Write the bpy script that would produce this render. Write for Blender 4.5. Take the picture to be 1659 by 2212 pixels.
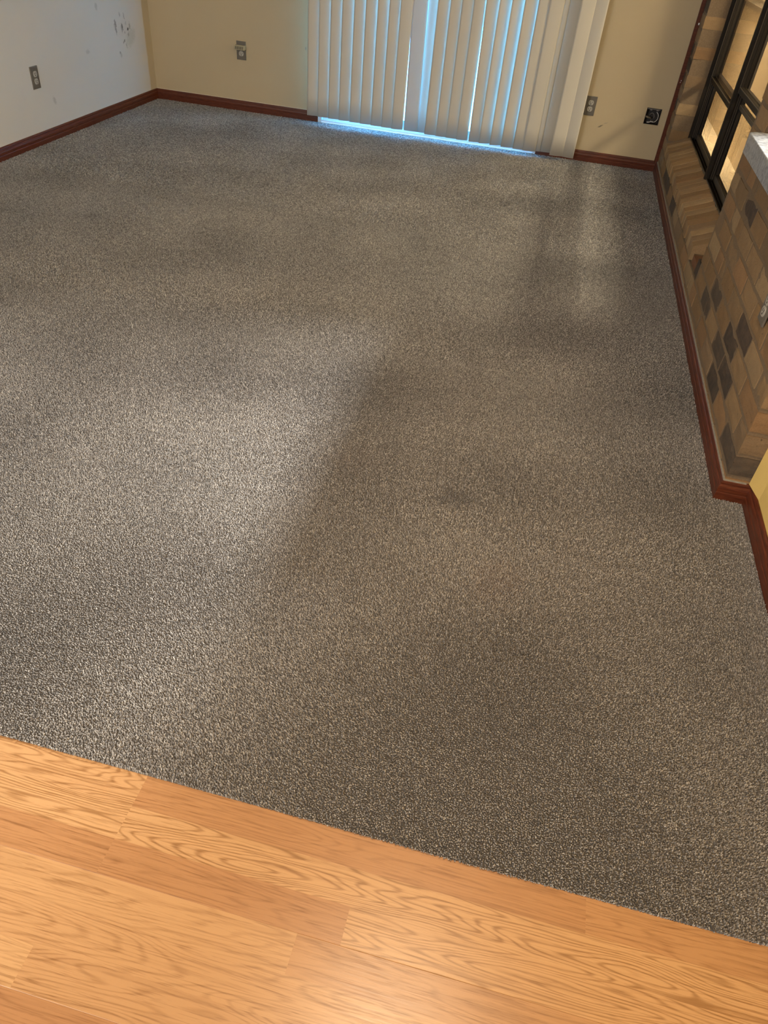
import bpy, bmesh, math, random
import numpy as np
from mathutils import Vector, Matrix, noise

for o in list(bpy.data.objects):
    bpy.data.objects.remove(o, do_unlink=True)
SC = bpy.context.scene
COL = SC.collection
random.seed(7)
rng = np.random.default_rng(11)

# ------------------------------------------------------------------ camera
R_ = ((0.9696555934750442, 0.2311158741364654, 0.07970873706625502),
      (0.20992165322729522, -0.6200013364241082, -0.7559968533920227),
      (-0.12530335011035865, 0.7497891674027157, -0.6497039902114373))
CAM_POS = Vector((3.178500989682698, -5.977977187417546, 1.3841613828019264))
cd = bpy.data.cameras.new('camera')
cam = bpy.data.objects.new('camera', cd)
COL.objects.link(cam)
right, down, fwd = Vector(R_[0]), Vector(R_[1]), Vector(R_[2])
m = Matrix((right, -down, -fwd)).transposed().to_4x4()
m.translation = CAM_POS
cam.matrix_world = m
cd.sensor_fit = 'VERTICAL'
cd.sensor_height = 36.0
cd.sensor_width = 27.0
cd.lens = 1554.1347587 / 2212 * 36.0
cd.clip_start = 0.02
SC.camera = cam

# ------------------------------------------------------------------ light
SC.view_settings.view_transform = 'Standard'
SC.view_settings.look = 'None'
SC.view_settings.exposure = 0.0
SC.view_settings.gamma = 1.0

world = bpy.data.worlds.new('sky')
SC.world = world
world.use_nodes = True
wb = world.node_tree.nodes['Background']
wb.inputs['Color'].default_value = (0.11, 0.43, 1.0, 1)
wb.inputs['Strength'].default_value = 28.0


def area(name, loc, target, size, power, color, size_y=None, spread=180):
    ld = bpy.data.lights.new(name, 'AREA')
    ld.energy = power
    ld.color = color
    ld.size = size
    if size_y:
        ld.shape = 'RECTANGLE'
        ld.size_y = size_y
    ld.spread = math.radians(spread)
    o = bpy.data.objects.new(name, ld)
    COL.objects.link(o)
    o.location = loc
    d = Vector(target) - Vector(loc)
    o.rotation_euler = d.to_track_quat('-Z', 'Y').to_euler()
    return o


# ceiling lamp over the end of the wood floor
area('dining_ceiling_light', (3.25, -5.05, 2.38), (3.25, -5.05, 0), 0.35, 28, (1.0, 0.77, 0.52))
# ceiling fixture of the kitchen beyond the brick wall
area('kitchen_ceiling_light', (6.0, -1.6, 2.38), (6.0, -1.6, 0), 0.32, 1400, (0.93, 0.97, 1.0), 2.0)
# daylight through the kitchen window
area('kitchen_window_light', (7.4, -3.4, 1.45), (0, -2.6, 1.0), 2.2, 120, (0.74, 0.89, 1.0), 1.1)
# recessed can lamp of the passage behind the glazing
area('passage_ceiling_light', (4.30, 1.1, 2.38), (4.32, 1.1, 0), 0.15, 190, (1.0, 0.91, 0.78), None, 100)
# added cool fill from behind the camera, lifting the ambient light
area('rear_fill_light', (0.9, -8.6, 1.45), (0.9, 0, 0.2), 1.6, 135, (0.90, 0.96, 1.0), 1.2)

# ------------------------------------------------------------------ helpers


def link(ob, parent=None):
    COL.objects.link(ob)
    if parent is not None:
        ob.parent = parent
    return ob


def obj(name, bm, mat=None, parent=None, smooth=False):
    me = bpy.data.meshes.new(name)
    bm.normal_update()
    bm.to_mesh(me)
    bm.free()
    if mat is not None:
        me.materials.append(mat)
    if smooth:
        for p in me.polygons:
            p.use_smooth = True
    o = bpy.data.objects.new(name, me)
    return link(o, parent)


def thing(name, label, cat, loc=(0, 0, 0), group=None):
    o = bpy.data.objects.new(name, None)
    o.location = loc
    o.empty_display_size = 0.05
    COL.objects.link(o)
    o['label'] = label
    o['category'] = cat
    if group:
        o['group'] = group
    return o


def tag(o, label, cat, group=None, kind=None):
    o['label'] = label
    o['category'] = cat
    if group:
        o['group'] = group
    if kind:
        o['kind'] = kind
    return o


def struct(o, label=None, cat=None):
    o['kind'] = 'structure'
    if label:
        o['label'] = label
    if cat:
        o['category'] = cat
    return o


def box(bm, x0, x1, y0, y1, z0, z1, bev=0.0, seg=1):
    vs = [bm.verts.new((x, y, z)) for z in (z0, z1) for y in (y0, y1) for x in (x0, x1)]
    idx = ((0, 2, 3, 1), (4, 5, 7, 6), (0, 1, 5, 4), (2, 6, 7, 3), (0, 4, 6, 2), (1, 3, 7, 5))
    fs = [bm.faces.new([vs[i] for i in f]) for f in idx]
    if bev > 0:
        es = list({e for f in fs for e in f.edges})
        bmesh.ops.bevel(bm, geom=es, offset=bev, segments=seg, profile=0.5, affect='EDGES')
    return vs


def boxes(name, lst, mat, parent=None, bev=0.0, seg=1):
    bm = bmesh.new()
    for b in lst:
        box(bm, *b, bev=bev, seg=seg)
    return obj(name, bm, mat, parent)


def tube(bm, pts, r, n=8):
    pts = [Vector(p) for p in pts]
    rings = []
    for i, p in enumerate(pts):
        t = (pts[min(i + 1, len(pts) - 1)] - pts[max(i - 1, 0)]).normalized()
        u = t.orthogonal().normalized() if i == 0 else (u - t * u.dot(t)).normalized()
        w = t.cross(u)
        rr = r[i] if isinstance(r, (list, tuple)) else r
        rings.append([bm.verts.new(p + (u * math.cos(a) + w * math.sin(a)) * rr)
                      for a in [2 * math.pi * k / n for k in range(n)]])
    for a, b in zip(rings, rings[1:]):
        for k in range(n):
            bm.faces.new((a[k], a[(k + 1) % n], b[(k + 1) % n], b[k]))
    bm.faces.new(rings[0][::-1])
    bm.faces.new(rings[-1])


# ---- node helpers


class NT:
    def __init__(s, name):
        s.m = bpy.data.materials.new(name)
        s.m.use_nodes = True
        s.t = s.m.node_tree
        s.n = s.t.nodes
        s.b = s.n['Principled BSDF']
        s.out = s.n['Material Output']

    def lk(s, a, b):
        s.t.links.new(a, b)

    def node(s, typ, **kw):
        n = s.n.new(typ)
        for k, v in kw.items():
            setattr(n, k, v)
        return n

    def put(s, sock, v):
        if hasattr(v, 'is_linked') or hasattr(v, 'links'):
            s.lk(v, sock)
        else:
            if isinstance(v, tuple) and len(v) == 3 and sock.type == 'RGBA':
                v = v + (1,)
            sock.default_value = v

    def pos(s):
        return s.node('ShaderNodeNewGeometry').outputs['Position']

    def attr(s, name, out='Fac'):
        return s.node('ShaderNodeAttribute', attribute_name=name).outputs[out]

    def math(s, op, a, b=None, c=None, clamp=False):
        n = s.node('ShaderNodeMath', operation=op, use_clamp=clamp)
        s.put(n.inputs[0], a)
        if b is not None:
            s.put(n.inputs[1], b)
        if c is not None:
            s.put(n.inputs[2], c)
        return n.outputs[0]

    def vmath(s, op, a, b=None):
        n = s.node('ShaderNodeVectorMath', operation=op)
        s.put(n.inputs[0], a)
        if b is not None:
            s.put(n.inputs[1], b)
        return n.outputs['Value'] if op in ('LENGTH', 'DISTANCE', 'DOT_PRODUCT') else n.outputs['Vector']

    def noise(s, vec, scale, detail=2, rough=0.5, out='Fac', dist=0.0):
        n = s.node('ShaderNodeTexNoise')
        s.put(n.inputs['Vector'], vec)
        n.inputs['Scale'].default_value = scale
        n.inputs['Detail'].default_value = detail
        n.inputs['Roughness'].default_value = rough
        n.inputs['Distortion'].default_value = dist
        return n.outputs[out]

    def mix(s, f, a, b, blend='MIX'):
        n = s.node('ShaderNodeMix', data_type='RGBA', blend_type=blend)
        s.put(n.inputs[0], f)
        s.put(n.inputs[6], a)
        s.put(n.inputs[7], b)
        return n.outputs[2]

    def smooth(s, v, lo, hi, a=0.0, b=1.0):
        n = s.node('ShaderNodeMapRange', interpolation_type='SMOOTHSTEP')
        s.put(n.inputs['Value'], v)
        n.inputs['From Min'].default_value = lo
        n.inputs['From Max'].default_value = hi
        n.inputs['To Min'].default_value = a
        n.inputs['To Max'].default_value = b
        return n.outputs['Result']

    def ramp(s, f, stops):
        n = s.node('ShaderNodeValToRGB')
        e = n.color_ramp.elements
        while len(e) < len(stops):
            e.new(0.5)
        for i, (p, c) in enumerate(stops):
            e[i].position = p
            e[i].color = c + (1,)
        s.put(n.inputs[0], f)
        return n.outputs[0]

    def bump(s, h, strength, dist):
        n = s.node('ShaderNodeBump')
        n.inputs['Strength'].default_value = strength
        n.inputs['Distance'].default_value = dist
        s.lk(h, n.inputs['Height'])
        s.lk(n.outputs[0], s.b.inputs['Normal'])

    def base(s, col=None, rough=0.6, metal=0.0, spec=0.5):
        if col is not None:
            s.put(s.b.inputs['Base Color'], col)
        s.put(s.b.inputs['Roughness'], rough)
        s.b.inputs['Metallic'].default_value = metal
        s.b.inputs['Specular IOR Level'].default_value = spec
        return s

    def blob(s, P, c, r, rot=0.0, plane='YZ', edge=(0.7, 1.0), nz=None):
        """soft elliptical mark: 1 inside, 0 outside"""
        mp = s.node('ShaderNodeMapping', vector_type='TEXTURE')
        s.put(mp.inputs['Vector'], P)
        mp.inputs['Location'].default_value = c
        ax = {'YZ': 0, 'XZ': 1, 'XY': 2}[plane]
        ro = [0, 0, 0]
        ro[ax] = rot
        mp.inputs['Rotation'].default_value = ro
        sc = {'YZ': (9, r[0], r[1]), 'XZ': (r[0], 9, r[1]), 'XY': (r[0], r[1], 9)}[plane]
        mp.inputs['Scale'].default_value = sc
        d = s.vmath('LENGTH', mp.outputs[0])
        if nz is not None:
            d = s.math('ADD', d, nz)
        return s.smooth(d, edge[0], edge[1], 1.0, 0.0)


def plain(name, col, rough=0.5, metal=0.0, spec=0.5, nscale=60, namt=0.06):
    t = NT(name)
    n = t.noise(t.pos(), nscale, 3)
    c0 = tuple(max(0, c * (1 - namt)) for c in col)
    c1 = tuple(min(1, c * (1 + namt)) for c in col)
    t.base(t.mix(n, c0, c1), rough, metal, spec)
    return t.m


# ------------------------------------------------------------------ materials
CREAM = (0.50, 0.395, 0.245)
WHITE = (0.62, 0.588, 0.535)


def wall_mat(name, col, var=0.04, marks=None, corner_band=None):
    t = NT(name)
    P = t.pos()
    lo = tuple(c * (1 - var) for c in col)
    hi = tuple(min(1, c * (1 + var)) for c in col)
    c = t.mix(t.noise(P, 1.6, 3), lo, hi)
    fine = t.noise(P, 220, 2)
    if corner_band:
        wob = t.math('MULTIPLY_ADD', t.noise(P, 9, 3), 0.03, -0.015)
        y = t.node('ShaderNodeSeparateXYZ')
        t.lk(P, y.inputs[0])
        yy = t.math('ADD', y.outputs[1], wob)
        c = t.mix(t.smooth(yy, corner_band[0] - 0.012, corner_band[0] + 0.012), c, corner_band[1])
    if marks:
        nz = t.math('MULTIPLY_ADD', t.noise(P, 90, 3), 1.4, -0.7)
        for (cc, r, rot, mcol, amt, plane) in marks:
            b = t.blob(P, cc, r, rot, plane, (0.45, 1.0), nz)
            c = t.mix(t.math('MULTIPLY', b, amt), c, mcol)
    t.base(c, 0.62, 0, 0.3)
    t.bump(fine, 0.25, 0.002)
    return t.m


DK = (0.10, 0.085, 0.07)
GY = (0.24, 0.215, 0.19)
PK = (0.58, 0.49, 0.44)
left_marks = [((-.012, -.37, .50), (.12, .075), 0.2, PK, .30, 'YZ'),
              ((-.012, -.30, .44), (.10, .06), 0.5, (0.42, 0.40, 0.33), .45, 'YZ')]
for (y, z, ry, rz, rot, col, a) in (
        (-.487, .542, .010, .024, .15, GY, .8), (-.486, .50, .008, .022, .1, GY, .75),
        (-.497, .525, .012, .02, 0, GY, .35),
        (-.397, .515, .006, .019, .2, DK, 1.0), (-.405, .507, .011, .022, .1, GY, .7),
        (-.324, .493, .010, .008, .5, DK, 1.0), (-.359, .576, .006, .018, .15, GY, .6),
        (-.415, .589, .008, .012, .3, GY, .5), (-.401, .424, .014, .005, .7, GY, .8),
        (-.388, .43, .008, .008, -.6, GY, .7), (-.37, .402, .004, .016, .2, GY, .7),
        (-.47, .364, .010, .008, 0, GY, .7), (-.462, .35, .012, .014, 0, GY, .35),
        (-.296, .511, .009, .018, 0, GY, .6), (-.324, .463, .008, .012, 0, GY, .55),
        (-.371, .477, .006, .006, 0, GY, .6), (-.346, .532, .008, .01, 0, GY, .4),
        (-1.354, .209, .012, .02, .4, GY, .35), (-.886, .421, .02, .012, 0, GY, .3),
        (-.703, .658, .014, .018, 0, GY, .35)):
    left_marks.append(((-.012, y, z), (ry * 1.5, rz * 1.5), rot, col, a, 'YZ'))
M_LEFT = wall_mat('left_wall_colour', WHITE, 0.03, left_marks, (-0.085, CREAM))  # paler than the back wall, with a cream band near the corner
back_marks = [((3.457, .012, .238), (.022, .006), -.5, DK, .8, 'XZ'),
              ((3.49, .012, .262), (.02, .004), -.4, GY, .4, 'XZ'),
              ((1.228, .012, .47), (.006, .016), 0, GY, .6, 'XZ')]
M_BACK = wall_mat('cream_wall_paint', CREAM, 0.05, back_marks)
M_ROOM = plain('kitchen_wall_paint', (0.66, 0.57, 0.43), 0.6, 0, 0.3, 3, 0.03)
M_YELLOW = wall_mat('yellow_wall_paint', (0.72, 0.50, 0.16))
M_CEIL = wall_mat('ceiling_paint', (0.75, 0.72, 0.66))
M_KFLOOR = plain('cream_vinyl', (0.80, 0.72, 0.57), 0.35)


def trim_mat():
    t = NT('red_stained_wood')
    P = t.pos()
    mp = t.node('ShaderNodeMapping')
    t.lk(P, mp.inputs[0])
    mp.inputs['Scale'].default_value = (6, 6, 60)
    g = t.noise(mp.outputs[0], 3, 4, 0.6)
    c = t.ramp(g, [(0.3, (0.062, 0.0135, 0.0055)), (0.7, (0.140, 0.033, 0.0125))])
    t.base(c, 0.36, 0, 0.38)
    return t.m


M_TRIM = trim_mat()
M_CAULK = plain('grey_caulk', (0.30, 0.27, 0.22), 0.8, 0, .2, 90, .3)


def carpet_mat():
    t = NT('carpet_yarn')
    r = t.attr('tuft_shade')
    P = t.pos()
    c = t.ramp(r, [(0.0, (0.080, 0.073, 0.068)), (0.30, (0.198, 0.181, 0.165)),
                   (0.62, (0.335, 0.309, 0.282)), (1.0, (0.56, 0.52, 0.465))])
    nz = t.math('MULTIPLY_ADD', t.noise(P, 14, 3), 1.0, -0.5)
    for (cc, rr, rot, col, a) in (
            ((3.107, -4.243, 0), (.09, .05), 0.3, (0.07, 0.065, 0.065), .45),
            ((3.269, -4.56, 0), (.09, .14), 0, (0.24, 0.15, 0.11), .14),
            ((2.75, -4.15, 0), (.12, .1), 0, (0.22, 0.15, 0.12), .08),
            ((.908, -2.573, 0), (.05, .06), 0, (0.07, 0.06, 0.055), .35),
            ((.33, -.713, 0), (.07, .05), 0, (0.07, 0.06, 0.055), .35)):
        b = t.blob(P, cc, rr, rot, 'XY', (0.3, 1.1), nz)
        c = t.mix(t.math('MULTIPLY', b, a), c, col)
    t.base(c, 0.85, 0, 0.2)
    t.b.inputs['Sheen Weight'].default_value = 0.25
    t.b.inputs['Sheen Roughness'].default_value = 0.5
    return t.m


M_CARPET = carpet_mat()


def wood_mat():
    t = NT('oak_laminate')
    P = t.pos()
    seed = t.attr('strip_seed')
    tone = t.attr('strip_tone')
    fig = t.attr('strip_figure')
    off = t.node('ShaderNodeCombineXYZ')
    t.lk(t.math('MULTIPLY', seed, 37.0), off.inputs[0])
    t.lk(t.math('MULTIPLY', seed, 91.0), off.inputs[1])
    t.lk(t.math('MULTIPLY', seed, 53.0), off.inputs[2])
    q = t.vmath('ADD', P, off.outputs[0])
    m1 = t.node('ShaderNodeMapping')
    t.lk(q, m1.inputs[0])
    m1.inputs['Scale'].default_value = (1.5, 13, 1)
    n1 = t.noise(m1.outputs[0], 1.0, 2, 0.45)
    m1b = t.node('ShaderNodeMapping')
    t.lk(q, m1b.inputs[0])
    m1b.inputs['Scale'].default_value = (14, 50, 1)
    wob = t.noise(m1b.outputs[0], 1.0, 3, 0.6)
    ph = t.math('MULTIPLY_ADD', wob, 1.5, t.math('MULTIPLY', n1, t.math('MULTIPLY_ADD', fig, 70.0, 130.0)))
    ring = t.math('MULTIPLY_ADD', t.math('SINE', ph), 0.5, 0.5)
    ring = t.math('POWER', ring, 3.0)
    m2 = t.node('ShaderNodeMapping')
    t.lk(q, m2.inputs[0])
    m2.inputs['Scale'].default_value = (11, 330, 1)
    pores = t.noise(m2.outputs[0], 1.0, 3, 0.7)
    m3 = t.node('ShaderNodeMapping')
    t.lk(q, m3.inputs[0])
    m3.inputs['Scale'].default_value = (3, 150, 1)
    streak = t.noise(m3.outputs[0], 1.0, 2, 0.5)
    lightc = t.mix(tone, (0.40, 0.185, 0.072), (0.59, 0.340, 0.150))
    darkc = t.mix(tone, (0.235, 0.095, 0.032), (0.32, 0.155, 0.053))
    f = t.math('MULTIPLY', ring, t.math('MULTIPLY_ADD', fig, 0.50, 0.28))
    f = t.math('ADD', f, t.smooth(pores, 0.52, 0.62, 0.0, 0.42))
    f = t.math('ADD', f, t.smooth(streak, 0.44, 0.60, -0.12, 0.16), clamp=True)
    c = t.mix(f, lightc, darkc)
    t.base(c, t.math('MULTIPLY_ADD', pores, 0.16, 0.24), 0, 0.5)
    t.bump(pores, 0.10, 0.001)
    return t.m


M_WOOD = wood_mat()
M_GROOVE = plain('plank_core', (0.30, 0.14, 0.05), 0.6)


def brick_mat():
    t = NT('tan_brick')
    P = t.pos()
    base = t.attr('brick_color', 'Color')
    n = t.noise(P, 28, 4, 0.6)
    n2 = t.noise(P, 260, 3, 0.7)
    c = t.mix(t.smooth(n, 0.3, 0.75), base, (0.22, 0.135, 0.07), 'MIX')
    c = t.mix(0.30, base, c)
    c = t.mix(t.smooth(n2, 0.35, 0.75, 0.0, 0.5), c, t.mix(0.5, base, (0.07, 0.045, 0.025)))
    pits = t.noise(P, 70, 2)
    c = t.mix(t.smooth(pits, 0.72, 0.78, 0, 0.75), c, (0.03, 0.02, 0.012))
    t.base(c, 0.85, 0, 0.25)
    t.bump(t.math('ADD', n2, t.math('MULTIPLY', n, 1.5)), 0.55, 0.004)
    return t.m


M_BRICK = brick_mat()


def mortar_mat():
    t = NT('sandy_mortar')
    P = t.pos()
    n = t.noise(P, 160, 4, 0.7)
    c = t.mix(n, (0.12, 0.078, 0.044), (0.27, 0.19, 0.115))
    t.base(c, 0.9, 0, 0.2)
    t.bump(n, 0.6, 0.004)
    return t.m


M_MORTAR = mortar_mat()


def counter_mat():
    t = NT('speckled_grey_laminate')
    P = t.pos()
    n = t.noise(P, 75, 3, 0.6)
    n2 = t.noise(P, 190, 2, 0.6)
    c = t.ramp(n, [(0.34, (0.10, 0.10, 0.10)), (0.47, (0.19, 0.19, 0.188)), (0.60, (0.28, 0.28, 0.275))])
    c = t.mix(t.smooth(n2, 0.60, 0.72, 0, 0.7), c, (0.46, 0.46, 0.45))
    t.base(c, 0.32, 0, 0.5)
    return t.m


M_COUNTER = counter_mat()
M_BRONZE = plain('dark_bronze_aluminium', (0.017, 0.0125, 0.008), 0.55, 0.0, 0.15)
M_BRONZE_L = plain('pale_bronze', (0.075, 0.056, 0.035), 0.5, 0.0, 0.3)  # paler bronze for tracks, beads and rail faces
M_ALU = plain('mill_aluminium', (0.72, 0.74, 0.76), 0.35, 0.5)
M_PLATE = plain('grey_brown_plate', (0.135, 0.115, 0.09), 0.35, 0, 0.5)
M_IVORY = plain('ivory_plastic', (0.42, 0.385, 0.32), 0.35)
M_ADAPT = plain('almond_plastic', (0.42, 0.36, 0.22), 0.45)
M_SLOT = plain('dark_slot', (0.012, 0.010, 0.008), 0.7)
M_STEEL = plain('steel', (0.7, 0.7, 0.68), 0.25, 1.0)
M_BOX = plain('dark_box', (0.020, 0.013, 0.010), 0.6)
M_WIRE_W = plain('white_wire_jacket', (0.50, 0.46, 0.42), 0.4)
M_WIRE_G = plain('grey_wire_jacket', (0.16, 0.14, 0.13), 0.4)
M_CABLE = plain('tan_cable', (0.20, 0.16, 0.10), 0.5)
M_GLINT = plain('white_glint', (0.95, 0.95, 0.95), 0.2)
M_PATIO = plain('patio_concrete', (0.62, 0.62, 0.60), 0.9, 0, 0.2, 12, 0.1)


def slat_mat(name, trans, col):
    t = NT(name)
    P = t.pos()
    n = t.noise(P, 400, 2)
    c = t.mix(n, tuple(v * 0.96 for v in col), col)
    t.base(c, 0.55, 0, 0.3)
    tr = t.node('ShaderNodeBsdfTranslucent')
    tr.inputs['Color'].default_value = (0.85, 0.86, 0.85, 1)
    mx = t.node('ShaderNodeMixShader')
    mx.inputs[0].default_value = trans
    t.lk(t.b.outputs[0], mx.inputs[1])
    t.lk(tr.outputs[0], mx.inputs[2])
    t.lk(mx.outputs[0], t.out.inputs['Surface'])
    return t.m


M_SLAT = slat_mat('ivory_vinyl_slat', 0.014, (0.57, 0.52, 0.435))
M_SLAT_HALF_LIT = slat_mat('half_lit_vinyl_slat', 0.08, (0.58, 0.55, 0.49))  # same vinyl, made more translucent to imitate some daylight on it
M_SLAT_LIT = slat_mat('daylit_vinyl_slat', 0.045, (0.58, 0.55, 0.49))  # same vinyl, translucency raised to put bright daylight into one slat


def glass_mat(name, tint):
    t = NT(name)
    tr = t.node('ShaderNodeBsdfTransparent')
    tr.inputs[0].default_value = tint + (1,)
    gl = t.node('ShaderNodeBsdfGlossy')
    gl.inputs['Roughness'].default_value = 0.0
    gl.inputs['Color'].default_value = (1, 1, 1, 1)
    fr = t.node('ShaderNodeFresnel')
    fr.inputs[0].default_value = 1.28
    mx = t.node('ShaderNodeMixShader')
    front = t.math('SUBTRACT', 1.0, t.node('ShaderNodeNewGeometry').outputs['Backfacing'])
    t.lk(t.math('MULTIPLY', fr.outputs[0], front), mx.inputs[0])
    t.lk(tr.outputs[0], mx.inputs[1])
    t.lk(gl.outputs[0], mx.inputs[2])
    t.lk(mx.outputs[0], t.out.inputs['Surface'])
    return t.m


M_GLASS = glass_mat('clear_glass', (0.94, 0.97, 0.95))
M_GLASS_T = glass_mat('dimming_tinted_glass', (0.62, 0.585, 0.52))  # bronze tint added to weaken the kitchen light through the opening

def dimmer_mat():  # see-through grey sheet, added only to dim light behind the sashes
    t = NT('dimming_sheet_tint')
    tr = t.node('ShaderNodeBsdfTransparent')
    tr.inputs[0].default_value = (0.60, 0.58, 0.54, 1)
    mx = t.node('ShaderNodeMixShader')
    mx.inputs[0].default_value = 0.03
    t.base((0.05, 0.05, 0.05), 0.8)
    t.lk(tr.outputs[0], mx.inputs[1])
    t.lk(t.b.outputs[0], mx.inputs[2])
    t.lk(mx.outputs[0], t.out.inputs['Surface'])
    return t.m


M_DIMMER = dimmer_mat()

# ------------------------------------------------------------------ room shell
H = 2.42
DX0, DX1, DZ = 1.335, 3.045, 2.03          # sliding door opening
JB = (3.745, 3.847, 0.293, 0.395)          # hole of the open junction box
YW = 4.009                                 # yellow wall face
YE = -3.955                                # near end of the brick wall
LE = -5.3265                               # carpet / wood edge

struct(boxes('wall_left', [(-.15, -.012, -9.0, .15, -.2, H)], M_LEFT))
struct(boxes('wall_back', [(-.012, DX0, .012, .15, -.2, H), (DX0, DX1, .012, .15, DZ, H),
                           (DX1, JB[0], .012, .15, -.2, H), (JB[1], 4.055, .012, .15, -.2, H),
                           (JB[0], JB[1], .012, .15, -.2, JB[2]), (JB[0], JB[1], .012, .15, JB[3], H),
                           (JB[0], JB[1], .075, .15, JB[2], JB[3])], M_BACK))
struct(boxes('wall_front', [(-.15, 7.6, -9.15, -9.0, -.2, H)], M_ROOM))
struct(boxes('wall_kitchen', [(7.5, 7.65, -9.0, 4.2, -.2, H), (YW + .15, 7.5, -6.0, -5.9, -.2, H),
                               (3.95, 4.057, .15, 4.2, -.2, H), (4.057, 7.5, 4.05, 4.2, -.2, H)], M_ROOM))
struct(boxes('ceiling', [(-.15, 7.65, -9.15, .15, H, H + .1), (3.95, 7.65, .15, 4.2, H, H + .1)], M_CEIL))
# yellow wall with a flared paint edge where it meets the brick end


def prism(prof, z0, z1):
    bm = bmesh.new()
    lo = [bm.verts.new((x, y, z0)) for x, y in prof]
    hi = [bm.verts.new((x, y, z1)) for x, y in prof]
    n = len(prof)
    for i in range(n):
        bm.faces.new((lo[i], lo[(i + 1) % n], hi[(i + 1) % n], hi[i]))
    bm.faces.new(lo[::-1])
    bm.faces.new(hi)
    bmesh.ops.recalc_face_normals(bm, faces=bm.faces)
    return bm


wr = struct(obj('wall_right', prism([(YW, YE - .001), (YW, -9.0), (YW + .12, -9.0), (YW + .12, YE - .001)], -.02, H), M_YELLOW))
bm = prism([(3.992, YE - .001), (YW, -4.035), (YW + .002, -4.035), (YW + .002, YE - .001)], .068, H - .01)
obj('flared_edge', bm, M_YELLOW, wr)

# kitchen floor and low partition seen through the glazing
struct(boxes('floor_kitchen', [(4.057, 7.5, -6.0, 4.05, -.06, -.001)], M_KFLOOR))
pt = struct(boxes('wall_partition', [(4.54, 4.66, -3.4, 4.05, 0, .90)], M_ROOM))
boxes('partition_cap', [(4.525, 4.675, -3.41, 4.05, .90, .935)], plain('grey_cap', (0.20, 0.17, 0.13), 0.5), pt)

# patio outside the sliding door
struct(boxes('patio_ground', [(-3, 3.95, .15, 7, -.25, -.06)], M_PATIO))

# ------------------------------------------------------------------ wood floor: strips with their own seed
ZW = -.006
bm = bmesh.new()
l_seed = bm.faces.layers.float.new('strip_seed')
l_tone = bm.faces.layers.float.new('strip_tone')
l_fig = bm.faces.layers.float.new('strip_figure')
SW = 0.066
fixed = {0: [(1.9, 2.644, .75, .9), (2.644, 3.528, .25, .1), (3.528, 4.5, .35, .25)],
         1: [(1.9, 2.644, .85, .9), (2.644, 4.5, .85, 1.0)],
         2: [(1.9, 2.644, .22, .3), (2.644, 3.106, .20, .15), (3.106, 4.5, .80, .8)],
         3: [(2.0, 3.028, .75, .15), (3.028, 4.5, .42, .15)],
         4: [(1.9, 3.4, .68, .25), (3.4, 4.5, .72, .8)],
         5: [(1.9, 2.606, .88, .2), (2.606, 4.5, .62, .45)],
         6: [(1.9, 3.1, .15, .3), (3.1, 4.5, .8, .5)]}


def strip(x0, x1, y0, y1, tone, fig, ends):
    e = 0.0007
    ya = y0 + (e if ends[0] else 0)
    yb = y1 - (e if ends[1] else 0)
    f = bm.faces.new([bm.verts.new(v) for v in ((x0, ya, ZW), (x1, ya, ZW), (x1, yb, ZW), (x0, yb, ZW))])
    s = random.random()
    fs = [f]
    if ends[0]:      # rounded lower lip of the plank
        fs.append(bm.faces.new([bm.verts.new(v) for v in ((x0, y0, ZW - .0004), (x1, y0, ZW - .0004), (x1, ya, ZW), (x0, ya, ZW))]))
    if ends[1]:
        fs.append(bm.faces.new([bm.verts.new(v) for v in ((x0, yb, ZW), (x1, yb, ZW), (x1, y1, ZW - .0004), (x0, y1, ZW - .0004))]))
    for f in fs:
        f[l_seed] = s
        f[l_tone] = tone
        f[l_fig] = fig


row = 0
y = LE
while y > -9.0:
    y0 = y - SW
    segs = list(fixed.get(row, []))
    xs = -0.012
    if segs:
        first = segs[0][0]
        while xs < first - .02:
            xe = min(first, xs + random.uniform(.5, 1.0))
            segs.append((xs, xe, random.random(), random.random()))
            xs = xe
    else:
        while xs < 4.5:
            xe = xs + random.uniform(.4, 1.2)
            segs.append((xs, xe, random.random(), random.random()))
            xs = xe
    for (a, b, tone, fig) in segs:
        strip(a, min(b, YW + .05), y0, y, tone, fig, (row % 3 == 2, row % 3 == 0))
    y = y0
    row += 1
box(bm, -.012, YW + .05, -9.0, LE + .01, -.06, ZW - .0007)
bmesh.ops.recalc_face_normals(bm, faces=bm.faces)
struct(obj('floor', bm, M_WOOD))

# ------------------------------------------------------------------ carpet: slab plus cut pile
CX0, CX1 = -.012, 3.918


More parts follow.
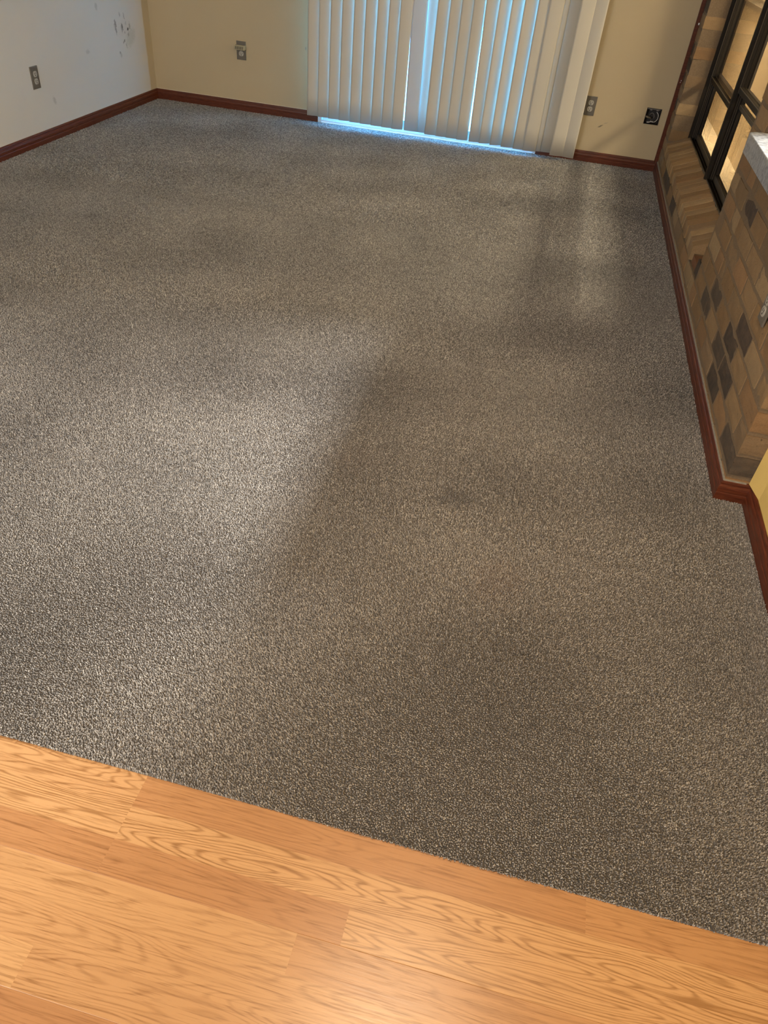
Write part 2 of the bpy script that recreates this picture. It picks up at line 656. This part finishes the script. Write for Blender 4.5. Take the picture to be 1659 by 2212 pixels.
def pile():
    def grid(x0, x1, y0, y1, s):
        xs = np.arange(x0, x1, s)
        ys = np.arange(y0, y1, s)
        X, Y = np.meshgrid(xs, ys)
        X = X.ravel() + rng.uniform(-.45, .45, X.size) * s
        Y = Y.ravel() + rng.uniform(-.45, .45, Y.size) * s
        return X, Y, np.full(X.size, s)
    parts = []
    for (xa, xb, ya, yb, s) in ((1.2, YW - .012, LE, -4.4, .0035), (CX0, 1.2, LE, -4.4, .0060), (.6, YW - .012, -4.4, -3.4, .0042),
                                (CX0, .6, -4.4, -3.4, .0060), (CX0, 3.91, -3.4, -2.0, .0055), (CX0, 3.91, -2.0, .0, .0080)):
        parts.append(grid(xa, xb, ya, yb, s))
    X = np.concatenate([p[0] for p in parts])
    Y = np.concatenate([p[1] for p in parts])
    S = np.concatenate([p[2] for p in parts])
    X = np.clip(X, CX0 + .001, None)
    Y = np.clip(Y, LE + .0005, 0.0)
    keep = (X < 3.908) | ((Y < -3.968) & (X < 3.998))
    X, Y, S = X[keep], Y[keep], S[keep]
    N = X.size
    # pile lean: wandering patches left by feet and cleaning

    def field(seed, k):
        r = np.random.default_rng(seed)
        f = np.zeros(N)
        for i in range(14):
            a = r.uniform(0, 2 * math.pi)
            kk = k * r.uniform(.5, 1.9)
            f += np.sin(kk * (np.cos(a) * X + np.sin(a) * Y) + r.uniform(0, 6.28)) / 3.4
        return f
    fx, fy = field(3, 5.0), field(4, 4.0)
    fb = field(9, 7.0)
    h = rng.uniform(.0034, .0062, N)
    rad = S * rng.uniform(.50, .80, N)
    lx = (fx * .0013 + rng.normal(0, .0009, N))
    ly = (fy * .0013 + rng.normal(0, .0009, N))
    ang = rng.uniform(0, 2 * math.pi, N)
    z0 = np.full(N, -.0070)
    V = np.zeros((N, 6, 3))
    for k in range(3):
        a = ang + k * 2.0944
        V[:, k, 0] = X + np.cos(a) * rad
        V[:, k, 1] = Y + np.sin(a) * rad
        V[:, k, 2] = z0
        a3 = a + .9
        V[:, 3 + k, 0] = X + lx + np.cos(a3) * rad * .62
        V[:, 3 + k, 1] = Y + ly + np.sin(a3) * rad * .62
        V[:, 3 + k, 2] = z0 + h + rng.uniform(-.0012, .0012, N)
    quads = [(k, (k + 1) % 3, 3 + (k + 1) % 3, 3 + k) for k in range(3)]
    tri = (3, 4, 5)
    base = (np.arange(N) * 6)[:, None]
    q = (base[:, :, None] + np.array(quads)[None]).reshape(N, -1)       # N x 24
    t = base + np.array(tri)[None]                                        # N x 3
    loops = np.concatenate([q, t], axis=1).ravel()
    tot = np.tile(np.array([4] * 3 + [3]), N)
    shade = np.clip(rng.beta(2.3, 2.5, N) + fb * .06, 0, 1)
    return V.reshape(-1, 3), loops, tot, np.repeat(shade, 4), N


V, loops, tot, shade, NT_ = pile()
slab = [(CX0, 3.918, LE + .001, .012), (3.918, YW - .011, LE + .001, -3.965)]
sv, sl, st = [], [], []
for (x0, x1, y0, y1) in slab:
    b = len(V) + len(sv)
    sv += [(x, yy, z) for z in (-.06, -.0055) for yy in (y0, y1) for x in (x0, x1)]
    for f in ((0, 2, 3, 1), (4, 5, 7, 6), (0, 1, 5, 4), (2, 6, 7, 3), (0, 4, 6, 2), (1, 3, 7, 5)):
        sl += [b + i for i in f]
        st.append(4)
V = np.concatenate([V, np.array(sv)])
loops = np.concatenate([loops, np.array(sl)])
tot = np.concatenate([tot, np.array(st)])
shade = np.concatenate([shade, np.full(len(st), .12)])
me = bpy.data.meshes.new('carpet')
me.vertices.add(len(V))
me.vertices.foreach_set('co', V.ravel().astype(np.float32))
me.loops.add(len(loops))
me.loops.foreach_set('vertex_index', loops.astype(np.int32))
me.polygons.add(len(tot))
starts = np.concatenate([[0], np.cumsum(tot)[:-1]])
me.polygons.foreach_set('loop_start', starts.astype(np.int32))
me.polygons.foreach_set('loop_total', tot.astype(np.int32))
at = me.attributes.new('tuft_shade', 'FLOAT', 'FACE')
at.data.foreach_set('value', shade.astype(np.float32))
me.update(calc_edges=True)
me.materials.append(M_CARPET)
carpet = link(bpy.data.objects.new('carpet', me))
tag(carpet, 'grey brown heather cut pile carpet covering the whole living room floor', 'carpet', kind='stuff')

# ------------------------------------------------------------------ baseboards
BH = 0.067


def sweep(name, pts, mat, parent=None):
    """moulding along pts on the floor; the room lies to the left of the path"""
    prof = [(0, -.005), (.0123, -.005), (.0123, .022), (.0110, .0245), (.0110, .027), (.0123, .0295),
            (.0123, .040), (.0105, .047), (.0075, .051), (.0068, .055), (.0085, .058), (.0070, BH - .003), (.004, BH), (0, BH)]
    P = [Vector((a, b)) for a, b in pts]
    bm = bmesh.new()
    rings = []
    for i, p in enumerate(P):
        d0 = (P[i] - P[i - 1]).normalized() if i > 0 else (P[1] - P[0]).normalized()
        d1 = (P[i + 1] - P[i]).normalized() if i < len(P) - 1 else d0
        n0 = Vector((-d0.y, d0.x))
        n1 = Vector((-d1.y, d1.x))
        mv = (n0 + n1)
        mv = mv / (mv.dot(n0) if abs(mv.dot(n0)) > 1e-6 else 1)
        rings.append([bm.verts.new((p.x + mv.x * o, p.y + mv.y * o, z)) for o, z in prof])
    k = len(prof)
    for a, b in zip(rings, rings[1:]):
        for j in range(k):
            bm.faces.new((a[j], a[(j + 1) % k], b[(j + 1) % k], b[j]))
    bm.faces.new(rings[0])
    bm.faces.new(rings[-1][::-1])
    bmesh.ops.recalc_face_normals(bm, faces=bm.faces)
    return obj(name, bm, mat, parent)


struct(sweep('baseboard_left', [(-.012, .012), (-.012, LE)], M_TRIM))
bb = struct(sweep('baseboard_back', [(DX0, .012), (-.012, .012)], M_TRIM))
bb2 = struct(sweep('baseboard_back.001', [(3.918, .012), (DX1 - .01, .012)], M_TRIM))
bbr = struct(sweep('baseboard_right', [(YW, -9.0), (YW, YE), (3.918, YE), (3.918, .012)], M_TRIM))
cz = BH + .001
boxes('caulk_line', [(3.913, 3.919, YE - .004, -.02, cz - .003, cz + .0015),
                     (3.915, 3.984, YE - .005, YE + .004, cz - .003, cz + .001)], M_CAULK, bbr)
boxes('caulk_line', [(-.012, DX0 - .08, .008, .014, cz - .002, cz + .002)], plain('cream_caulk', (0.60, 0.52, 0.38), 0.7), bb)

# ------------------------------------------------------------------ brick wall
BXF = 3.918           # brick face
CH, BP = 0.081, 0.215
SILL_Z = 0.235
SY0, SY1 = -2.53, -0.20    # glazed opening
PY = -2.90                # near side of the pier
CZ0 = 0.785                 # underside of counter
TAN = [(0.27, 0.17, 0.083), (0.303, 0.191, 0.093), (0.248, 0.149, 0.068), (0.325, 0.217, 0.112), (0.28, 0.159, 0.073), (0.237, 0.154, 0.083)]
DARK = [(0.060, 0.046, 0.036), (0.085, 0.064, 0.046), (0.072, 0.052, 0.040)]
# course -> far edges (y) of the dark bricks
dark_at = {12: [.0225], 9: [-3.095, .13], 8: [.0225], 5: [.13], 7: [-2.88, .13], 2: [-2.785, -3.215, -3.43], 3: [-2.88, -3.31], 4: [-3.43], 1: [-3.74, -3.31, -.515, -.73, -1.16], 6: []}

bm = bmesh.new()
l_col = bm.verts.layers.float_color.new('brick_color')


def brick(x0, x1, y0, y1, z0, z1, col, jit=.0028, bev=.0045):
    dx = random.uniform(-.0015, .0015)
    n_old = len(bm.verts)
    vs = box(bm, x0 + dx, x1, y0, y1, z0, z1)
    es = list({e for v in vs for e in v.link_edges})
    # rough arrises
    r = bmesh.ops.subdivide_edges(bm, edges=[e for e in es if e.calc_length() > .05], cuts=3, use_grid_fill=True)
    bm.verts.ensure_lookup_table()
    new = bm.verts[n_old:]
    cx, cy, cz_ = (x0 + x1) / 2, (y0 + y1) / 2, (z0 + z1) / 2
    for v in new:
        # pull corners in a little and roughen
        edge = (abs(v.co.y - y0) < .002 or abs(v.co.y - y1) < .002) + (abs(v.co.z - z0) < .002 or abs(v.co.z - z1) < .002) + (abs(v.co.x - x0 - dx) < .002)
        nz = noise.noise_vector(v.co * 31.0) * jit
        v.co += nz
        if edge >= 2:
            v.co += (Vector((cx, cy, cz_)) - v.co).normalized() * .0022
        v[l_col] = (*col, 1)


def pick(course, yfar):
    if any(abs(yfar - d) < .02 for d in dark_at.get(course, [])):
        return random.choice(DARK)
    c = random.choice(TAN)
    k = random.uniform(.86, 1.14)
    return tuple(v * k for v in c)


J = .0065      # half joint


def courses(y0, y1, z0, z1, x1, faces_to_end=False):
    """running bond on y0..y1 (y1 far), full courses between z0 and z1"""
    k = int(round(z0 / CH))
    while k * CH < z1 - .01:
        za = max(z0, k * CH) + J
        zb = min(z1, (k + 1) * CH) - J
        off = -3.095 if k % 2 else -3.095 - BP / 2
        j = math.floor((y0 - off) / BP) - 1
        while off + j * BP < y1:
            ya = max(y0, off + j * BP) + (J if off + j * BP > y0 else 0)
            yb = min(y1, off + (j + 1) * BP) - (J if off + (j + 1) * BP < y1 else 0)
            if yb - ya > .022 and zb - za > .015:
                brick(BXF, x1, ya, yb, za, zb, pick(k, off + (j + 1) * BP))
            j += 1
        k += 1


courses(SY1, .010, 0, H - .005, 4.05)                    # strip beside the corner
courses(SY0, SY1, 0, .162, 4.05)                          # under the sill
courses(PY, SY0, 0, H - .005, 4.05)                       # pier
courses(YE, PY, 0, CZ0, 4.05)                             # half wall
# sloping rowlock sill
y = SY1 - .004
tilt = (.290 - SILL_Z) / .137
while y - .072 > -2.30:
    y0 = y - .068
    col = random.choice(TAN)
    k = random.uniform(1.0, 1.35)
    v0 = len(bm.verts)
    brick(BXF - .004 + random.uniform(-.004, .002), 4.055, y0, y, .168, SILL_Z + random.uniform(-.003, .002), tuple(c * k for c in col))
    bm.verts.ensure_lookup_table()
    for v in bm.verts[v0:]:
        if v.co.z > .21:
            v.co.z += (v.co.x - BXF) * tilt
    y -= .0775
brick(BXF + .004, 4.05, -2.44, -2.315, .168, .205, (0.20, 0.085, 0.04))
brick(BXF + .002, 4.05, -2.525, -2.445, .168, .235, DARK[0])
bw = struct(obj('wall_brick', bm, M_BRICK))
# header brickwork above the openings is out of sight but carries the ceiling
mort = [(BXF + .0028, 4.052, SY1 + .004, .011, -.02, H - .005), (BXF + .0028, 4.052, SY0, SY1 + .004, -.02, .160),
        (BXF + .010, 4.052, -2.535, SY1, .155, .200),
        (BXF + .0028, 4.052, PY + .004, SY0 - .004, -.02, H - .005),
        (BXF + .0028, 4.052, YE + .006, PY + .004, -.02, CZ0 - .001),
        (BXF + .006, 4.052, SY0 - .004, SY1 + .004, 1.95, H - .005), (BXF + .006, 4.052, YE, PY, 2.05, H - .005)]
boxes('mortar', mort, M_MORTAR, bw)

# corner trim between back wall and brick, scribed to the joints
bm = bmesh.new()
zs = []
z = .06
while z < H - .01:
    zs.append(z)
    z += .0135
ring = []
for i, z in enumerate(zs):
    ph = (z % CH) / CH
    notch = .0045 if (ph < .13 or ph > .90) else 0.0
    notch += noise.noise(Vector((z * 40, 3, 1))) * .0012
    xr = 3.9215 + notch
    ring.append([bm.verts.new(v) for v in ((3.894, .012, z), (3.894, -.004, z), (3.898, -.008, z), (xr - .004, -.008, z), (xr, -.004, z), (xr, .012, z))])
for a, b in zip(ring, ring[1:]):
    for k in range(6):
        bm.faces.new((a[k], b[k], b[(k + 1) % 6], a[(k + 1) % 6]))
bm.faces.new(ring[0])
bm.faces.new(ring[-1][::-1])
bmesh.ops.recalc_face_normals(bm, faces=bm.faces)
tr = struct(obj('trim_1', bm, M_TRIM))
for (x, z, r) in ((3.914, .905, .0055), (3.911, .582, .003), (3.909, .571, .0025)):  # white blobs that paint bright glints on the trim
    bm = bmesh.new()
    bmesh.ops.create_uvsphere(bm, u_segments=12, v_segments=8, radius=r)
    for v in bm.verts:
        v.co = Vector((v.co.x * .8 + x, v.co.y * .6 - .009, v.co.z * 1.25 + z))
    o = obj('glint_spot', bm, M_GLINT, tr, True)
    o['label'] = 'white spot painted as a glint on the trim'

# ------------------------------------------------------------------ glazing in the brick opening (two single hung windows)
GX = 4.055
WZ0, WZ1 = .287, 1.95
MUL = -1.235          # mullion centre
win = struct(boxes('window_1', [
    (GX - .012, GX + .066, SY1 - .018, SY1 + .06, WZ0 - .05, WZ1),            # far jamb
    (GX, GX + .066, SY0 - .02, SY0 + .018, WZ0 - .05, WZ1),            # near jamb
    (GX, GX + .066, SY0, SY1, WZ1 - .04, WZ1),                         # head
    (GX, GX + .006, SY0, SY1, WZ0 - .05, WZ0 + .008),                  # sill lip
    (GX + .006, GX + .020, SY0, SY1, WZ0 - .05, WZ0 - .006),
    (GX + .020, GX + .024, SY0, SY1, WZ0 - .05, WZ0 + .006),
    (GX + .024, GX + .042, SY0, SY1, WZ0 - .05, WZ0 - .008),
    (GX + .042, GX + .066, SY0, SY1, WZ0 - .05, WZ0 - .002)], M_BRONZE))
boxes('mullion', [(GX - .010, GX + .066, MUL - .014, MUL + .014, WZ0 - .02, WZ1 - .01),
                  (GX - .006, GX + .012, MUL - .030, MUL + .030, WZ0 - .02, WZ1 - .01)], M_BRONZE, win, .002)
for yr in (SY1 - .018, MUL - .014):
    boxes('jamb_track', [(GX + .012, GX + .0145, yr - .006, yr, WZ0, WZ1 - .04), (GX + .022, GX + .0245, yr - .006, yr, WZ0, WZ1 - .04),
                         (GX + .032, GX + .0345, yr - .006, yr, WZ0, WZ1 - .04)], M_BRONZE_L, win)
boxes('sill_edge', [(GX - .002, GX + .001, SY0 + .02, MUL - .03, WZ0 + .003, WZ0 + .009),
                    (GX - .002, GX + .001, MUL + .03, SY1 - .02, WZ0 + .003, WZ0 + .009)], M_BRONZE_L, win)


def sash(y0, y1, z0, z1, x0, x1, xg, name, rb, rt):
    """one sash: stiles, bottom and top rail, glass"""
    s = boxes(name, [(x0, x1, y0, y0 + .022, z0, z1), (x0, x1, y1 - .022, y1, z0, z1),
                     (x0, x1, y0 + .022, y1 - .022, z0, z0 + rb), (x0, x1, y0 + .022, y1 - .022, z1 - rt, z1)], M_BRONZE, win, .0012)
    boxes('sash_glass', [(xg, xg + .003, y0 + .018, y1 - .018, z0 + rb - .004, z1 - rt + .004)], M_GLASS_T, s)
    return s


YA, YB, YC, YD = SY0 + .018, MUL - .014, MUL + .014, SY1 - .018
for (a, b, zu) in ((YC, YD, .628), (YA, YB, .728)):
    u = sash(a, b, zu, WZ1 - .04, GX + .008, GX + .030, GX + .022, 'upper_sash', .030, .03)
    boxes('glazing_bead', [(GX + .0055, GX + .008, b - .022, b - .018, zu, WZ1 - .05),
                           (GX + .0055, GX + .008, a + .02, b - .02, zu + .026, zu + .030)], M_BRONZE_L, u)
    boxes('dimming_sheet', [(GX + .0632, GX + .0640, a, b, WZ0, WZ1 - .04)], M_DIMMER, win)  # added sheet that cuts the light reaching the carpet
    near = zu > .7
    l = sash(a, b, WZ0, .752 if near else .680, GX + .040, GX + .062, GX + .052, 'lower_sash', .036, .026)
    if near:
        boxes('glazing_bar', [(GX + .040, GX + .062, a + .022, b - .022, .654, .680)], M_BRONZE, l, .0012)
    boxes('rail_cap', [(GX + .037, GX + .040, a + .02, b - .02, WZ0 + .002, WZ0 + .034),
                       (GX + .037, GX + .040, a + .02, b - .02, .658, .678)], M_BRONZE_L, l)

# ------------------------------------------------------------------ breakfast bar counter
CX_0, CX_1, CY0, CY1, CT = 3.833, 4.34, -4.30, -2.905, .848
bm = bmesh.new()
rr = .035
outline = []
for a in range(7):
    t_ = math.pi / 2 * a / 6
    outline.append((CX_0 + rr - rr * math.sin(t_ + 0) if False else CX_0 + rr - rr * math.cos(t_), CY1 - rr + rr * math.sin(t_)))
outline += [(CX_1, CY1), (CX_1, YE + .02), (CX_0 + .02, YE + .02), (CX_0, YE + .04)]
lo = [bm.verts.new((x, y, CZ0)) for x, y in outline]
hi = [bm.verts.new((x, y, CT)) for x, y in outline]
n = len(outline)
for i in range(n):
    bm.faces.new((lo[i], lo[(i + 1) % n], hi[(i + 1) % n], hi[i]))
bm.faces.new(lo[::-1])
top = bm.faces.new(hi)
bmesh.ops.recalc_face_normals(bm, faces=bm.faces)
bmesh.ops.bevel(bm, geom=list(top.edges), offset=.004, segments=3, profile=.5, affect='EDGES')
ct = obj('countertop', bm, M_COUNTER)
tag(ct, 'speckled light grey breakfast bar top resting on the brick half wall', 'countertop')

# ------------------------------------------------------------------ sliding glass door
dr = struct(boxes('door_1', [
    (DX0, DX0 + .030, .0, .13, -.02, DZ), (DX1 - .03, DX1, .0, .13, -.02, DZ), (DX0, DX1, .0, .13, DZ - .04, DZ)], M_ALU))
boxes('threshold_track', [(DX0 + .03, DX1 - .03, -.010, .13, -.02, .003), (DX0 + .03, DX1 - .03, .004, .010, .003, .016),
                          (DX0 + .03, DX1 - .03, .036, .042, .003, .024), (DX0 + .03, DX1 - .03, .066, .072, .003, .024),
                          (DX0 + .03, DX1 - .03, .096, .102, .003, .024)], M_ALU, dr)
for (a, b, yy, nm) in ((DX0 + .032, 2.215, .080, 'fixed_panel'), (2.165, DX1 - .032, .045, 'sliding_panel')):
    p = boxes(nm, [(a, a + .045, yy, yy + .028, .018, DZ - .045), (b - .045, b, yy, yy + .028, .018, DZ - .045),
                   (a, b, yy, yy + .028, .018, .075), (a, b, yy, yy + .028, DZ - .09, DZ - .045)], M_ALU, dr)
    boxes('panel_glass', [(a + .04, b - .04, yy + .012, yy + .017, .07, DZ - .085)], M_GLASS, p)

# ------------------------------------------------------------------ vertical blind
bl = thing('vertical_blind', 'ivory vertical blind hanging across the sliding glass door', 'blind', (2.29, -.07, 0))


def local(o):
    o.location = Vector(o.location) - Vector((2.29, -.07, 0))
    return o


local(boxes('headrail', [(1.24, 3.34, -.105, -.055, 2.06, 2.10)], M_ALU, bl, .004))
for hx_ in (1.6, 2.9):
    local(boxes('headrail_bracket', [(hx_, hx_ + .04, -.06, .012, 2.07, 2.105)], M_ALU, bl))


def slat(xl, xr, yl, yr, twist, zb, mat, bow=.0045, twist_x=0.0):
    """xl/yl visible left edge, xr/yr right edge at the bottom; the edges turn a little towards the top"""
    bm = bmesh.new()
    nz_, nx = 14, 8
    f, b = [], []
    for i in range(nz_ + 1):
        z = zb + (2.065 - zb) * i / nz_
        tt = (z - zb) / 2.0
        cx_, cy_ = (xl + xr) / 2, (yl + yr) / 2
        hx, hy = (xr - xl) / 2, (yr - yl) / 2
        a = twist * tt
        ca, sa = math.cos(a), math.sin(a)
        hx2, hy2 = hx * ca - hy * sa, hx * sa + hy * ca
        L = math.hypot(hx2, hy2)
        nxv, nyv = hy2 / L, -hx2 / L          # towards the room
        fr, br = [], []
        for j in range(nx + 1):
            u = -1 + 2 * j / nx
            bo = bow * (1 - u * u)
            x = cx_ + hx2 * u + nxv * bo + twist_x * tt
            yv = cy_ + hy2 * u + nyv * bo
            fr.append(bm.verts.new((x, yv, z)))
            br.append(bm.verts.new((x - nxv * .0009, yv - nyv * .0009, z)))
        f.append(fr)
        b.append(br)
    for i in range(nz_):
        for j in range(nx):
            bm.faces.new((f[i][j], f[i][j + 1], f[i + 1][j + 1], f[i + 1][j]))
            bm.faces.new((b[i][j], b[i + 1][j], b[i + 1][j + 1], b[i][j + 1]))
        bm.faces.new((f[i][0], f[i + 1][0], b[i + 1][0], b[i][0]))
        bm.faces.new((f[i][nx], b[i][nx], b[i + 1][nx], f[i + 1][nx]))
    for j in range(nx):
        bm.faces.new((f[0][j], b[0][j], b[0][j + 1], f[0][j + 1]))
        bm.faces.new((f[nz_][j], f[nz_][j + 1], b[nz_][j + 1], b[nz_][j]))
    bmesh.ops.recalc_face_normals(bm, faces=bm.faces)
    return local(obj('slat', bm, mat, bl, True))


VW = .098
lefts = [1.275, 1.357, 1.442, 1.525, 1.611, 1.694, 1.779, 1.861, 1.940]
for i, x in enumerate(lefts):
    a = math.radians(10 if i < 8 else 12)
    w = .095 if i < 8 else .0855
    tw = [0, .02, .06, .10, .16, .22, .18, .22, .0][i]
    slat(x, x + w * math.cos(a), -.088, -.088 + w * math.sin(a), tw, .054 - .014 * (x - 1.275), M_SLAT)
slat(2.034, 2.138, -.070, -.062, .0, .043, M_SLAT_HALF_LIT, .0045, -.035)
o = slat(2.118, 2.212, -.040, -.034, .0, .038, M_SLAT_LIT, .006)
o['label'] = 'bright slat with a daylight glow put into its vinyl'
for (x, ang, tw, w) in ((2.197, 10, .06, .095), (2.283, 9, .06, .095), (2.361, 8, -.02, .095), (2.440, 8, .0, .0845), (2.536, 14, .03, VW),
                        (2.612, 21, .06, VW), (2.694, 22, .06, VW), (2.778, 13, .04, .095), (2.868, 8, 0, .095), (2.941, 7, -.02, .096)):
    a = math.radians(ang)
    slat(x, x + w * math.cos(a), -.090, -.090 + w * math.sin(a), tw, .054 - .014 * (x - 1.275), M_SLAT, .0045, -.030 if x == 2.536 else 0)
slat(2.990, 3.072, -.066, -.060, .0, .032, M_SLAT)
slat(3.054, 3.150, -.052, -.046, .0, .031, M_SLAT)
slat(3.142, 3.240, -.108, -.092, .02, .029, M_SLAT)
slat(3.228, 3.316, -.090, -.104, .0, .028, M_SLAT)

# ------------------------------------------------------------------ wall outlets


def plate_parts(t, wdt, hgt, both=True):
    """duplex outlet in local x (along wall), y (out of the wall = -y), z"""
    bm = bmesh.new()
    box(bm, -wdt / 2, wdt / 2, -.006, 0, -hgt / 2, hgt / 2)
    front = [e for e in bm.edges if all(v.co.y < -.003 for v in e.verts)]
    bmesh.ops.bevel(bm, geom=front, offset=.003, segments=2, profile=.6, affect='EDGES')
    obj('cover_plate', bm, M_PLATE, t)
    for s in ((1, -1) if both else (-1,)):
        zc = s * hgt * .165
        bm = bmesh.new()
        vs = []
        for a in range(24):
            an = 2 * math.pi * a / 24
            x, z = .0185 * math.cos(an), .0185 * math.sin(an)
            z = max(-.0150, min(.0150, z))
            vs.append((x, z))
        f0 = [bm.verts.new((x, -.004, zc + z)) for x, z in vs]
        f1 = [bm.verts.new((x, -.0085, zc + z)) for x, z in vs]
        for i in range(24):
            bm.faces.new((f0[i], f0[(i + 1) % 24], f1[(i + 1) % 24], f1[i]))
        bm.faces.new(f1)
        bmesh.ops.recalc_face_normals(bm, faces=bm.faces)
        rc = obj('receptacle', bm, M_IVORY, t)
        bm = bmesh.new()
        box(bm, -.0085, -.0060, -.0092, -.006, zc - .002, zc + .008)
        box(bm, .0060, .0085, -.0092, -.006, zc - .001, zc + .008)
        bmesh.ops.create_cone(bm, cap_ends=True, segments=12, radius1=.0032, radius2=.0032, depth=.003,
                              matrix=Matrix.Translation((0, -.0078, zc - .0075)) @ Matrix.Rotation(math.pi / 2, 4, 'X'))
        obj('slots', bm, M_SLOT, rc)
    bm = bmesh.new()
    bmesh.ops.create_cone(bm, cap_ends=True, segments=14, radius1=.0035, radius2=.003, depth=.002,
                          matrix=Matrix.Translation((0, -.0068, 0)) @ Matrix.Rotation(math.pi / 2, 4, 'X'))
    obj('screw', bm, M_STEEL, t)


PW, PH = .0742, .1208
t1 = thing('wall_outlet', 'grey duplex outlet on the left wall', 'outlet', (-.012, -1.5109, .3606))
t1.rotation_euler = (0, 0, math.radians(90))
plate_parts(t1, PW, PH)
t2 = thing('wall_outlet', 'grey duplex outlet with a tap adapter plugged into it, left of the blind', 'outlet', (.7206, .012, .4025))
plate_parts(t2, PW, PH)
t3 = thing('wall_outlet', 'grey duplex outlet partly behind the right end of the blind', 'outlet', (3.3548, .012, .3576))
plate_parts(t3, PW, PH)
t4 = thing('wall_outlet', 'grey duplex outlet mounted on the brick half wall', 'outlet', (3.914, -3.655, .520))
t4.rotation_euler = (0, 0, math.radians(-90))
plate_parts(t4, PW * 1.05, PH * .9)

# tap adapter in the top socket
ad = thing('outlet_adapter', 'almond three way plug adapter in the outlet left of the blind', 'adapter', (.7206, .005, .424))
bm = bmesh.new()
box(bm, -.041, .041, -.032, 0, -.015, .015, .003)
obj('body', bm, M_ADAPT, ad)
bm = bmesh.new()
for k in (-1, 0, 1):
    for s in (-1, 1):
        vs = [(-.0035, -.010), (.0035, -.010), (.006, .009), (-.001, .009)]
        xo = k * .022 + s * .006 - .004
        f0 = [bm.verts.new((xo + x, -.0328, z)) for x, z in vs]
        f1 = [bm.verts.new((xo + x, -.0300, z)) for x, z in vs]
        for i in range(4):
            bm.faces.new((f0[i], f0[(i + 1) % 4], f1[(i + 1) % 4], f1[i]))
        bm.faces.new(f0[::-1])
bmesh.ops.recalc_face_normals(bm, faces=bm.faces)
obj('slots', bm, plain('shaded_slot', (0.12, 0.10, 0.06), 0.6), ad)

# open junction box
jx, jz = (JB[0] + JB[1]) / 2, (JB[2] + JB[3]) / 2
jb = thing('junction_box', 'open dark junction box with loose wires, low in the wall beside the corner trim', 'junction box', (jx, .012, jz))
w2 = (JB[1] - JB[0]) / 2
bm = bmesh.new()
box(bm, -w2, -w2 + .003, -.002, .062, -w2, w2)
box(bm, w2 - .003, w2, -.002, .062, -w2, w2)
box(bm, -w2 + .003, w2 - .003, -.002, .062, -w2, -w2 + .003)
box(bm, -w2 + .003, w2 - .003, -.002, .062, w2 - .003, w2)
box(bm, -w2 + .003, w2 - .003, .056, .062, -w2 + .003, w2 - .003)
obj('box', bm, M_BOX, jb)
bm = bmesh.new()
for s in (-1, 1):
    box(bm, s * .022 - .007, s * .022 + .007, -.004, .002, w2 - .014, w2 - .005)
box(bm, -.046, .040, -.003, 0.001, w2 - .008, w2 - .004)
obj('mounting_ear', bm, plain('dull_zinc', (0.22, 0.19, 0.17), 0.4, .5), jb)


def arc(cx_, cz_, r, a0, a1, y0, y1, n=16, sq=1.0):
    return [(cx_ + r * math.cos(math.radians(a0 + (a1 - a0) * i / n)), y0 + (y1 - y0) * i / n,
             cz_ + sq * r * math.sin(math.radians(a0 + (a1 - a0) * i / n))) for i in range(n + 1)]


bm = bmesh.new()
tube(bm, arc(.012, -.004, .028, 70, -130, .020, .004, 16, 1.15), .0026)
obj('wire', bm, M_WIRE_W, jb, True)
bm = bmesh.new()
tube(bm, arc(-.004, -.008, .016, 170, -10, .030, .012, 14, 1.6), .0022)
obj('wire', bm, M_WIRE_G, jb, True)
bm = bmesh.new()
tube(bm, [(-.030, .004, -.040), (-.018, .002, -.039), (-.004, .004, -.035), (.014, .010, -.030)], [.004, .0042, .003, .002])
obj('wire', bm, M_WIRE_W, jb, True)
bm = bmesh.new()
tube(bm, [(-.048, .016, -.006), (-.030, .014, -.010), (-.012, .020, -.014), (-.002, .040, -.014)], [.007, .007, .006, .006])
obj('cable_jacket', bm, M_CABLE, jb, True)
